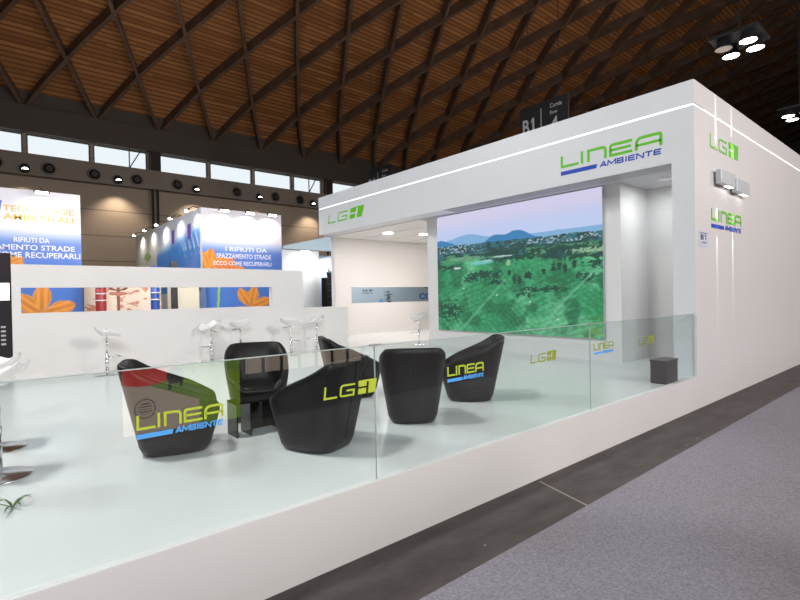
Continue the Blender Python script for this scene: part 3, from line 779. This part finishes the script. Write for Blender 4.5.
# ------------------------------------------------------------------ bar stools
def make_stool():
    e = empty('bar_stool')
    obj('base_disc', MB().lathe([(.205,0),(.21,.004),(.205,.012),(.06,.022),(.035,.03)], n=40), chrome, e, smooth=True)
    obj('column', MB().tube([(0,0,.02),(0,0,.36)], .028, 16).tube([(0,0,.36),(0,0,.64)], .018, 16), chrome, e, smooth=True)
    fr = [(0,-.02,.30),(.10,-.09,.30),(.20,-.09,.30),(.22,0,.30),(.20,.09,.30),(.10,.09,.30),(0,.02,.30)]
    obj('footrest', MB().tube(fr, .009, 8), chrome, e, smooth=True)
    obj('lever', MB().tube([(0,0,.62),(.0,.12,.60),(.0,.17,.59)], .006, 6), dark_metal, e)
    # scooped plastic seat with low back
    nu, nv = 21, 17; top = []; 
    def sp(u, v):   # u -1 (back) .. 1 (front), v -1..1
        x = -.20 + .2*(u+1)
        z = .66 + .14*max(0, -u-.25)**1.4*1.5 + .025*max(0,u)**2*-1
        if u < -.25: x = -.05 - .12*min(1, (-u-.25)*1.45)
        w = .20*(1-.62*abs(u)**5)
        z += .11*abs(v)**2.2*(1-max(0,u)*.8)*(1-.75*max(0,-u))
        return x, w*v, z
    vs = []
    for s_ in (0, -.012):
        for i in range(nu):
            for j in range(nv):
                x, y, z = sp(-1+2*i/(nu-1), -1+2*j/(nv-1)); vs.append((x, y, z+s_))
    fs = []; o2 = nu*nv
    for i in range(nu-1):
        for j in range(nv-1):
            a = i*nv+j; fs.append((a, a+1, a+nv+1, a+nv)); fs.append((o2+a, o2+a+nv, o2+a+nv+1, o2+a+1))
    for i in range(nu-1):
        for j in (0, nv-1): a = i*nv+j; fs.append((a, a+nv, o2+a+nv, o2+a))
    for j in range(nv-1):
        for i in (0, nu-1): a = i*nv+j; fs.append((a, a+1, o2+a+1, o2+a))
    obj('seat', MB().add(vs, fs), seat_white, e, smooth=True)
    return e
st = make_stool()
stools = [
 (.025, 4.50, math.radians(156), 'nearest white bar stool with a chrome disc base at the left photo edge'),
 (.030, 5.36, math.radians(170), 'second white bar stool at the left photo edge, behind the nearest one'),
 (1.50, 9.45, math.radians(0), 'white bar stool by the partition, left of the leftmost armchair'),
 (3.36, 9.85, math.radians(200), 'white bar stool by the partition below the orange flower slot picture'),
 (3.96, 9.85, math.radians(80), 'white bar stool by the partition just behind the armchair at the table'),
 (4.95, 9.55, math.radians(30), 'white bar stool near the right end of the partition'),
 (5.70, 9.75, math.radians(160), 'white bar stool beside the low white box barrier'),
 (8.22, 9.05, math.radians(90), 'white bar stool beside the left end of the screen wall'),
]
for i, (x, y, a, l) in enumerate(stools):
    o = st if i == 0 else copy_tree(st)
    o.location = (x, y, ZP); o.rotation_euler = (0,0,a); tag(o, l, 'bar stool', 'white bar stools on chrome disc bases')

# black display panel at left
e = empty('display_panel', (-1.3, YB+.02, ZP))
obj('board', MB().box(0, 1.584, 0, .1, 0, 2.05), mat('black_board', (.012,.008,.014,1), .3), e)
obj('glow_square', MB().box(1.2, 1.56, -.006, 0, 1.28, 1.56), mat('glow_square_m', (1,1,1,1), .5, emit=(.9,.93,1,1), estr=1.3), e)  # plain white glowing square on the board
t = text_mesh('C A T E', .09, .001, .001)
t = fit(t, .30, .05); t.v = [(-v[1], v[0], v[2]) for v in t.v]; place(t, F_my(1.50, 0, .55)); obj('side_text', t, sign_t, e) if False else None
lt = MB()
for k in range(5): lt.box(1.44, 1.50, -.004, 0, .55+k*.07, .58+k*.07)
obj('side_lettering', lt, sign_t, e)
tag(e, 'tall black display panel with a white glow at the left photo edge', 'display panel')

# spider plant offshoot
leaf_m = mat('leaf_green', rgb(70,105,40), .5, .4, noise=.3, nscale=40)
leaf_p = mat('pale_stalk', rgb(200,205,170), .5)
def leaf(mb, base, ang, L, lift, w=.007):
    n = 7; d = Vector((math.cos(ang), math.sin(ang), 0)); sd = Vector((-d.y, d.x, 0)); vs = []
    for i in range(n):
        t = i/(n-1); p = Vector(base) + d*L*t + Vector((0,0, lift*math.sin(t*PI*.75)+.004)); ww = w*math.sin(PI*min(.97, t*.9+.08))+.0008
        vs += [p-sd*ww, p+Vector((0,0,.0015)), p+sd*ww]
    fs = []
    for i in range(n-1):
        a = i*3; fs += [(a, a+1, a+4, a+3), (a+1, a+2, a+5, a+4)]
    mb.add(vs, fs)
e = empty('spider_plant_offshoot', (.085, 3.77, ZP)); mb = MB()
for k in range(10): leaf(mb, (0,0,.0), k*.66+random.uniform(-.2,.2), random.uniform(.08,.17), random.uniform(.02,.08))
obj('leaves', mb, leaf_m, e)
obj('runner', MB().tube([(0,0,.01),(-.04,.05,.05),(-.10,.10,.09),(-.2,.16,.04),(-.34,.2,.02)], .0022, 6), leaf_p, e)
tag(e, 'small green spider plant offshoot lying on the white platform at lower left', 'plant')
e = empty('spider_plant_offshoot', (-.06, 4.24, ZP)); mb = MB()
for k in range(9): leaf(mb, (0,0,.0), k*.72, random.uniform(.08,.13), random.uniform(.03,.07))
obj('leaves', mb, leaf_m, e)
tag(e, 'green leaf tuft beside the nearest stool base at the left photo edge', 'plant')

# ------------------------------------------------------------------ stands behind
def petals(c, U, V, cx, cy, angs, L, wd, asp, cols=((240,160,62),(195,90,35))):
    for k, a in enumerate(angs):
        a = math.radians(a); dx = (U-cx)*asp; dy = V-cy
        t = (dx*math.cos(a)+dy*math.sin(a))/L; s = (-dx*math.sin(a)+dy*math.cos(a))/wd
        lim = np.sin(np.clip(t,0,1)*PI*.92+.12)*(.55+.6*np.clip(t,0,1))
        m = ((t > 0)*(t < 1)*(abs(s) < lim))*1.
        str_ = .5+.5*np.sin(s*9+1)*sm(0,.3,t)
        col = np.array(cols[0])[None,None,:]*(1-.45*str_[...,None]*(1-t[...,None]*.3)) + np.array(cols[1])[None,None,:]*(.3*str_[...,None])
        edge = sm(.75,1.,abs(s)/np.maximum(lim,.05))
        col = mixc(col, (250,190,60), edge*.5)
        c = c*(1-m[...,None]) + col*m[...,None]
    return c
def banner_pic(kind):
    def fn(U, V):
        n = vnoise(U, V, 6, 8, 5)
        c = np.zeros(U.shape+(3,)); c[:] = (70, 120, 205)
        c = mixc(c, (228, 226, 236), sm(.66, .80, V+.0*n)); c = mixc(c, (120, 140, 225), sm(.55,.62,V)*sm(.74,.66,V)*.5)
        asp = 4.9/4.6 if kind == 'A' else 2.55/4.6
        if kind == 'A':
            c = petals(c, U, V, .815, .30, (140,18,88), .17, .05, asp); c = petals(c, U, V, .815, .30, (200,240,300,340), .2, .06, asp)
            c = petals(c, U, V, .57, .635, (20,-15,60,150,200,250), .085, .03, asp); c = petals(c, U, V, .655, .575, (0,25,-25), .10, .03, asp)
        else:
            c = petals(c, U, V, .05, .55, (80,40,110,0), .17, .05, asp); c = petals(c, U, V, .30, .54, (20,80,140,-20), .12, .045, asp, ((235,140,60),(225,80,60)))
            c = petals(c, U, V, .57, .30, (120,22,78), .16, .045, asp); c = petals(c, U, V, .57, .30, (200,250,300,340), .16, .045, asp)
            st = abs(U-.17-.1*(V-.3)) < .012; c = mixc(c, (150,205,70), (st*(V<.45))*1.)
        return c
    return fn
YF = 16.0; ZB = 4.63
bm = vmat('printed_banner', 0, .5)
# stand A, front banner spanning to px 80
eA = empty('exhibition_banner', (1.98, YF, 0))
picture('print', lambda u, v: (-4.9+4.9*u, -.011, v*ZB), 200, 190, banner_pic('A'), bm, eA)
obj('board', MB().box(-4.9, 0, -.01, .12, 0, ZB), white, eA)
orange = mat('orange_print', rgb(235,175,90), .5); lett = mat('white_print', rgb(235,238,250), .5); gold = mat('gold_print', rgb(222,180,80), .5)
def wtext(parent, body, x, z, w, h, m, bold=.003):
    obj('line_of_text', place(fit(text_mesh(body, .2, .003, bold), w, h), F_my(x, -.012, z)), m, parent)
wtext(eA, 'TECNOLOGIE', -1.66, 4.04, 1.50, .16, orange); wtext(eA, 'AMBIENTALI', -1.66, 3.83, 1.50, .16, gold)
wtext(eA, 'FORNITURE E SERVIZI', -2.0, 3.72, 1.85, .05, lett)
wtext(eA, 'RIFIUTI DA', -1.46, 3.26, .75, .13, lett); wtext(eA, 'SPAZZAMENTO STRADE', -2.45, 3.06, 2.30, .14, lett); wtext(eA, 'ECCO COME RECUPERARLI', -2.45, 2.86, 2.42, .15, lett)
emb = MB().prism([(0,0),(.34,0),(.42,.55),(.1,.5)], .004, lambda u,v,w: Vector((-2.10+u,-.012-w,3.76+v))); obj('emblem', emb, mat('violet_blue_print', rgb(90,110,215), .5), eA)
tag(eA, 'tall blue banner with orange flower and TECNOLOGIE AMBIENTALI lettering at left', 'banner')
# stand B
xb0, xb1 = 5.24, 8.0
eB = empty('exhibition_banner', (xb0, YF, 0))
picture('print', lambda u, v: ((xb1-xb0)*u, -.011, v*ZB), 130, 190, banner_pic('B'), bm, eB)
obj('board', MB().box(0, xb1-xb0, -.01, .12, 0, ZB), white, eB)
wtext(eB, 'I RIFIUTI DA', .75, 3.27, 1.45, .15, lett); wtext(eB, 'SPAZZAMENTO STRADE', .45, 3.03, 1.9, .16, lett); wtext(eB, 'ECCO COME RECUPERARLI', .35, 2.80, 2.0, .14, lett)
tag(eB, 'blue banner with orange flower under three lamps, behind the partition', 'banner')
def sidepic(U, V):
    n = vnoise(U, V, 7, 5, 11); n2 = vnoise(U+V*.5, V, 12, 8, 12)
    c = np.zeros(U.shape+(3,)); c[:] = (75, 145, 225)
    c = mixc(c, (225, 228, 240), sm(.70, .80, V - .13*U)); c = mixc(c, (235,235,245), sm(.52,.66,n2)*sm(.45,.9,U)); c = mixc(c, (150,150,225), sm(.6,.75,n)*sm(.3,.8,U)*.5)
    c = mixc(c, (205,205,200), (V<.42)*1.)
    return c
# side of stand B recedes in +Y
e = empty('side_banner', (xb0, YF+.14, 0))
LL = 5.3
picture('print', lambda u, v: (-.011, LL*(1-u), v*ZB), 110, 120, sidepic, bm, e)
obj('board', MB().box(-.01, .1, 0, LL, 0, ZB), white, e)
for k in range(2): obj('flag_stripe', MB().box(-.02,-.011, .9+k*1.9, 1.25+k*1.9, 3.75, 4.25), mat('violet_print', rgb(110,90,190), .5), e)
tag(e, 'receding sky blue and white side banner under a row of lamps', 'banner')
e = empty('side_banner', (xb0, YF+.14+LL+.02, 0))
obj('board', MB().box(-.01, .1, 0, 3.6, 0, ZB), mat('cream_board', (.72,.70,.62,1), .5), e)
obj('green_emblem', MB().prism([(.9,3.55),(1.5,3.75),(2.1,3.55),(1.5,3.35)], .01, lambda u,v,w: Vector((-.011-w,u,v))).prism([(.9,2.95),(1.5,3.15),(2.1,2.95),(1.5,2.75)], .01, lambda u,v,w: Vector((-.011-w,u,v))), mat('pale_green_print', rgb(165,195,110), .5), e)
tag(e, 'cream side board with pale green diamonds, farthest of the receding row', 'banner')
# lamps on top of the banners
def arm_lamp(x, y, dx, dy, label, p=85):
    e = empty('arm_lamp', (x, y, ZB))
    obj('arm', MB().tube([(0,0,.001),(0,0,.04),(dx*.5,dy*.5,.05),(dx,dy,-.06)], .015, 8), dark_metal, e)
    a = .28; nx, ny = (-dy, dx); q = math.hypot(nx, ny); nx, ny = nx/q*.17, ny/q*.17
    lm = MB().add([Vector((dx+sx*nx+t*dx*.12, dy+sx*ny+t*dy*.12, zz)) for zz in (-.12,-.06) for sx, t in ((-1,-1),(1,-1),(1,1),(-1,1))], [(0,3,2,1),(4,5,6,7),(0,1,5,4),(1,2,6,5),(2,3,7,6),(3,0,4,7)])
    obj('lamp_head', lm, dark_metal, e)
    lm2 = MB().add([Vector((dx+sx*nx*.9+t*dx*.10, dy+sx*ny*.9+t*dy*.10, -.126)) for sx, t in ((-1,-1),(1,-1),(1,1),(-1,1))], [(0,1,2,3)])
    cx_, cy_ = dx+dx*.14, dy+dy*.14; sxn, syn = nx*.8, ny*.8
    lm2.add([Vector((cx_-sxn, cy_-syn, -.13)), Vector((cx_+sxn, cy_+syn, -.13)), Vector((cx_+sxn, cy_+syn, -.07)), Vector((cx_-sxn, cy_-syn, -.07))], [(0,1,2,3)])
    obj('lamp_face', lm2, lamp_on2, e)
    tag(e, label, 'arm lamp', 'arm lamps on the exhibition banners')
    light('arm_lamp_light', 'SPOT', (x+dx*.9, y+dy*.9, ZB-.16), p, (1,.97,.93), .05, (x-dx*.1, y-dy*.1, ZB-.9), math.radians(140), .9)
for x, l in ((-.30, 'left'), (1.10, 'right')): arm_lamp(x, YF, 0, -.34, 'arm lamp on the TECNOLOGIE AMBIENTALI banner, the %s one' % l)
for x, l in ((5.85,'left'), (6.72,'middle'), (7.50,'right')): arm_lamp(x, YF, 0, -.34, '%s of the three arm lamps on the front banner behind the partition' % l)
for k, l in enumerate(('nearest', 'second nearest', 'middle', 'second farthest', 'farthest')): arm_lamp(xb0, YF+.3+k*1.85, -.34, 0, '%s arm lamp of the receding side banner row' % l, 75)

# things seen through the partition slot (small exhibits on a rear shelf)
def post(x, y, r, h, m, name, label, cat, group):
    e = empty(name, (x, y, 0)); obj('shaft', MB().tube([(0,0,0),(0,0,h)], r, 16), m, e, smooth=True)
    rg = MB()
    for k in range(5): z = h-.9+.18*k; rg.lathe([(r+.02,z),(r+.02,z+.03),(r,z+.03),(r,z)], n=16)
    obj('collar', rg, white, e); tag(e, label, cat, group)
redm = mat('dark_red_enamel', rgb(150,40,40), .4); bluem = mat('deep_blue_enamel', rgb(30,70,150), .4)
post(2.30, 15.2, .13, 2.6, redm, 'red_column', 'dark red upright column seen through the partition slot', 'column', None)
post(3.40, 14.2, .11, 2.6, bluem, 'blue_column', 'deep blue upright column seen through the partition slot', 'column', None)
e = empty('poster_wall', (2.02, 15.9, 0))
def pipes(U, V):
    n = vnoise(U, V, 9, 14, 21); c = np.zeros(U.shape+(3,)); c[:] = (240, 222, 205)
    c = mixc(c, (200,120,90), sm(.62,.68,n)*.8)
    for (cy, r) in ((.72,.05),): c = mixc(c, (120,70,60), (abs(np.hypot((U-.42)*1.2, (V-cy)*2.2)-.12) < .035)*1.)
    c = mixc(c, (130,85,70), ((abs(V-.735) < .008)*(U > .1)*(U < .75))*1.); c = mixc(c, (120,80,70), ((abs(U-.42)<.02)*(V<.73))*1.)
    c = mixc(c, (190,120,95), (np.hypot((U-.42),(V-.60)*3)<.12)*1.); c = mixc(c, (40,50,90), ((abs(U-.93)<.03))*1.)
    return c
picture('print', lambda u, v: (1.95*u, -.011, 1.0+v*1.5), 100, 90, pipes, bm, e)
obj('board', MB().box(0, 1.95, -.01, .1, 0, 2.5), white, e)
tag(e, 'pale poster with reddish machine drawing seen through the slot', 'poster')
e = empty('cream_cabinet', (4.05, 15.0, 0))
obj('body', MB().box(0, .75, 0, .5, 0, 2.6), mat('cream_paint', (.72,.68,.55,1), .5), e); obj('shelf_line', MB().box(0,.75,-.01,0,1.72,1.75).box(0,.75,-.01,0,1.9,1.92), dark_metal, e) if False else None
tag(e, 'cream cabinet between the blue column and grey posts in the slot', 'cabinet')
def greenplant(loc, label, h=.5, n=22, dark=True, seed=1):
    rr = random.Random(seed); e = empty('potted_plant', loc)
    obj('pot', MB().lathe([(.10,0),(.15,.25),(.13,.25),(.12,.2)], n=20), dark_metal, e, smooth=True)
    mb = MB()
    for k in range(n):
        a = rr.uniform(0, 2*PI); z0 = .25 + rr.random()*h; L = .12+.16*rr.random()
        d = Vector((math.cos(a), math.sin(a), rr.uniform(-.1,.5))).normalized(); sd = Vector((-math.sin(a), math.cos(a), 0))
        p = Vector((0,0,z0)); vs = [p, p+d*L*.5+sd*.045, p+d*L, p+d*L*.5-sd*.045, p+d*L*.5+Vector((0,0,.012))]
        mb.add(vs, [(0,1,4),(1,2,4),(2,3,4),(3,0,4)])
    obj('foliage', mb, mat('dark_leaf', rgb(38,52,34), .5, noise=.3, nscale=20), e); obj('stem', MB().tube([(0,0,.2),(0,0,.25+h)], .012, 6), mat('stem', rgb(70,60,40), .6), e)
    tag(e, label, 'plant', 'potted plants on the stands behind')
e = empty('grey_exhibit_wall', (4.35, 15.6, 0))
def bluegrey(U, V):
    n = vnoise(U, V, 5, 7, 31); c = np.zeros(U.shape+(3,)); c[:] = (150,165,195); c = mixc(c, (190,185,200), sm(.4,.7,n)); c = mixc(c, (95,130,185), sm(.6,1,U)); c = mixc(c, (30,28,30), ((V>.83)*(U>.45)*(U<.8))*1.)
    return c
picture('print', lambda u, v: (.85*u, -.011, .9+v*1.3), 60, 60, bluegrey, bm, e); obj('board', MB().box(0,.85,-.01,.1,0,2.4), white, e)
tag(e, 'blue grey exhibit panel seen through the slot left of the orange flower', 'panel')
e = empty('black_post', (3.72, 13.6, 0)); obj('shaft', MB().box(-.08,.08,-.05,.05,0,2.7), dark_metal, e, bevel=.02); obj('foot', MB().box(-.15,.15,-.15,.15,0,.02), dark_metal, e); tag(e, 'black upright post seen through the slot', 'post')

# white booth between partition and portal
e = empty('white_booth', (9.6, 20, 0))
obj('front_wall', MB().box(.4, 2.3, 0, .12, 0, 3.85), mat('booth_white', (.74,.75,.76,1), .5), e)
obj('header', MB().prism([(.35,3.86),(3.6,3.86),(3.6,4.75),(.35,3.98)], .1, lambda u,v,w: Vector((u,-.1-w*1.2,v))), mat('pale_blue_header', rgb(168,188,200), .5), e)
obj('side_wall', MB().box(3.0, 5.5, 2.0, 2.1, 0, 3.85), mat('booth_blue', rgb(185,205,225), .5), e)
tag(e, 'white booth with pale blue header between partition and portal', 'booth')
e = empty('booth_lamp', (11.05, 19.75, 3.80)); obj('lamp_body', MB().box(-.28,.28,-.06,.06,0,.05), dark_metal, e); obj('lamp_face', MB().box(-.26,.26,-.05,.05,-.006,0), lamp_on2, e); tag(e, 'bright lamp at the top of the white booth', 'arm lamp')
light('booth_light', 'SPOT', (11.05, 19.3, 3.72), 230, (1,.98,.95), .06, (11.05, 20.2, 2.6), math.radians(130), .9)
light('booth_light', 'AREA', (13.4, 21.2, 3.7), 110, (1,1,1), .6, (14.0, 21.6, 0))
e = empty('dark_cabinet', (12.66, 20.6, 0)); obj('body', MB().box(0,.5,0,.5,0,2.66), dark_metal, e, bevel=.02)
sh = MB()
for k in range(8): sh.box(.02,.48,-.02,0,.2+k*.3,.24+k*.3)
obj('shelf', sh, mat('grey_shelf', (.12,.12,.13,1), .5), e); tag(e, 'dark narrow rack seen in the gap left of the tall wall', 'rack')
greenplant((12.92, 20.75, 2.66), 'small dark plant on top of the rack in the gap', .1, 12, seed=5)

# stand seen through the slot of the tall wall
e = empty('blue_grey_backdrop', (11.9, 17.6, 0))
obj('board', MB().box(0, 10, 0, .1, 0, 3.3), mat('blue_grey_board', rgb(158,172,182), .5), e)
navy = mat('navy_letters', rgb(40,48,60), .5)
obj('heading', place(fit(text_mesh('A.A. B+', .2, .003, .006), .60, .11), F_my(.73,-.006,1.90)), navy, e)
obj('subheading', place(fit(text_mesh('AMBIENTE', .2, .003, .0), .60, .05), F_my(.73,-.006,1.81)), navy, e)
obj('slogan', place(fit(text_mesh('CONSORZIO', .2, .003, .008), 3.2, .30), F_my(4.13,-.006,1.50)), mat('blue_letters', rgb(60,105,180), .5), e)
obj('leaf_print', MB().prism([(4.3,2.10),(5.0,2.13),(4.95,2.04),(4.7,2.03)], .003, lambda u,v,w: Vector((u,-.006-w,v))), leaf_m, e)
obj('blue_mark', MB().prism([(1.58,1.36),(2.0,1.36),(1.79,1.60)], .003, lambda u,v,w: Vector((u,-.006-w,v))), mat('blue_mark_m', rgb(100,145,195), .5), e)
tag(e, 'blue grey backdrop with navy lettering seen through the tall wall slot', 'backdrop')
greenplant((13.3, 16.6, .98), 'dark leafy potted plant seen through the tall wall slot', .66, 60, seed=8)
e = empty('plant_stand', (13.3, 16.6, 0)); obj('top', MB().box(-.25,.25,-.2,.2,.94,.98), white, e); obj('column', MB().box(-.15,.15,-.12,.12,0,.94), white, e); tag(e, 'white plant stand under the dark leafy plant', 'stand')
light('backdrop_light', 'AREA', (12.5, 15.0, 4.2), 420, (.95,.98,1), 1.0, (12.2, 17.6, 1.6))
light('slot_light', 'AREA', (3.4, 12.6, 4.2), 260, (1,.95,.9), 1.2, (3.3, 15.9, 1.6))

# ------------------------------------------------------------------ opposite stand across the aisle (seen as a reflection in the glass)
def bug(U, V):
    X = (1.23+1.48*U)/.915; Z = (.01+2.38*V-.1445)/.915
    n = vnoise(U, V, 20, 14, 41)
    c = np.zeros(U.shape+(3,)); c[:] = (176, 158, 140)
    c = mixc(c, (96, 128, 34), ((Z > .95-.42*(X-1.3) - .28) * (Z < 1.25-.20*(X-1.3)))*1.)
    c = mixc(c, (150,176,60), (abs(Z-(1.0-.42*(X-1.3)-.12)) < .02)*.8)
    c = mixc(c, (112, 140, 30), ((X > 2.35)*(Z < .45+.3*n))*1.)
    c = mixc(c, (196, 48, 34), (np.hypot((X-1.62)/.40, (Z-.68)/.17) < 1)*1.)
    c = mixc(c, (30, 26, 26), (np.hypot((X-2.02)/.12, (Z-.62)/.12) < 1)*1.)
    rr = np.hypot(X-1.62, Z-.20); c = mixc(c, (95,88,84), ((abs(rr-.13) < .008) + (rr < .09)*(abs((Z*28)%1-.5) < .22))*1.)
    for q in ((1.95,.42),(2.10,.45),(2.25,.62)): c = mixc(c, (25,25,22), ((abs(X-q[0]-.15*(Z-.5)) < .02)*(Z < .68)*(Z > q[1]))*1.)
    return c
e = empty('lightbox_poster', (0, -1.57, 0))
picture('print', lambda u, v: (1.23+1.48*u, .011, .01+2.38*v), 200, 260, bug, vmat('lit_poster', 4.4), e)
obj('box', MB().box(1.215, 2.73, -.16, .01, 0, 2.42), dark_metal, e)
tag(e, 'backlit ladybird poster across the aisle, mirrored in the glass before the leftmost armchair', 'lightbox')
e = empty('lit_shelf', (2.76, -1.6, 0)); obj('carcass', MB().box(0,2.2,-.3,-.02,0,2.6), mat('dark_shelf', (.02,.015,.012,1), .5), e)
pn = MB()
for k in range(7): pn.box(.06+k*.3,.30+k*.3,-.02,-.01,.60,.95)
obj('lit_panel', pn, mat('lit_beige', (.3,.25,.2,1), .5, emit=(.75,.58,.42,1), estr=1.6), e); tag(e, 'dark shelf with a lit beige row across the aisle', 'shelf')

# ------------------------------------------------------------------ world and view
w = bpy.data.worlds.new('world'); SC.world = w; w.use_nodes = True
bg = w.node_tree.nodes['Background']; bg.inputs['Color'].default_value = (.93,.975,1,1); bg.inputs['Strength'].default_value = 1.0
SC.view_settings.view_transform = 'Standard'; SC.view_settings.look = 'None'; SC.view_settings.gamma = 1; SC.view_settings.use_curve_mapping = False
SC.view_settings.exposure = 0.0
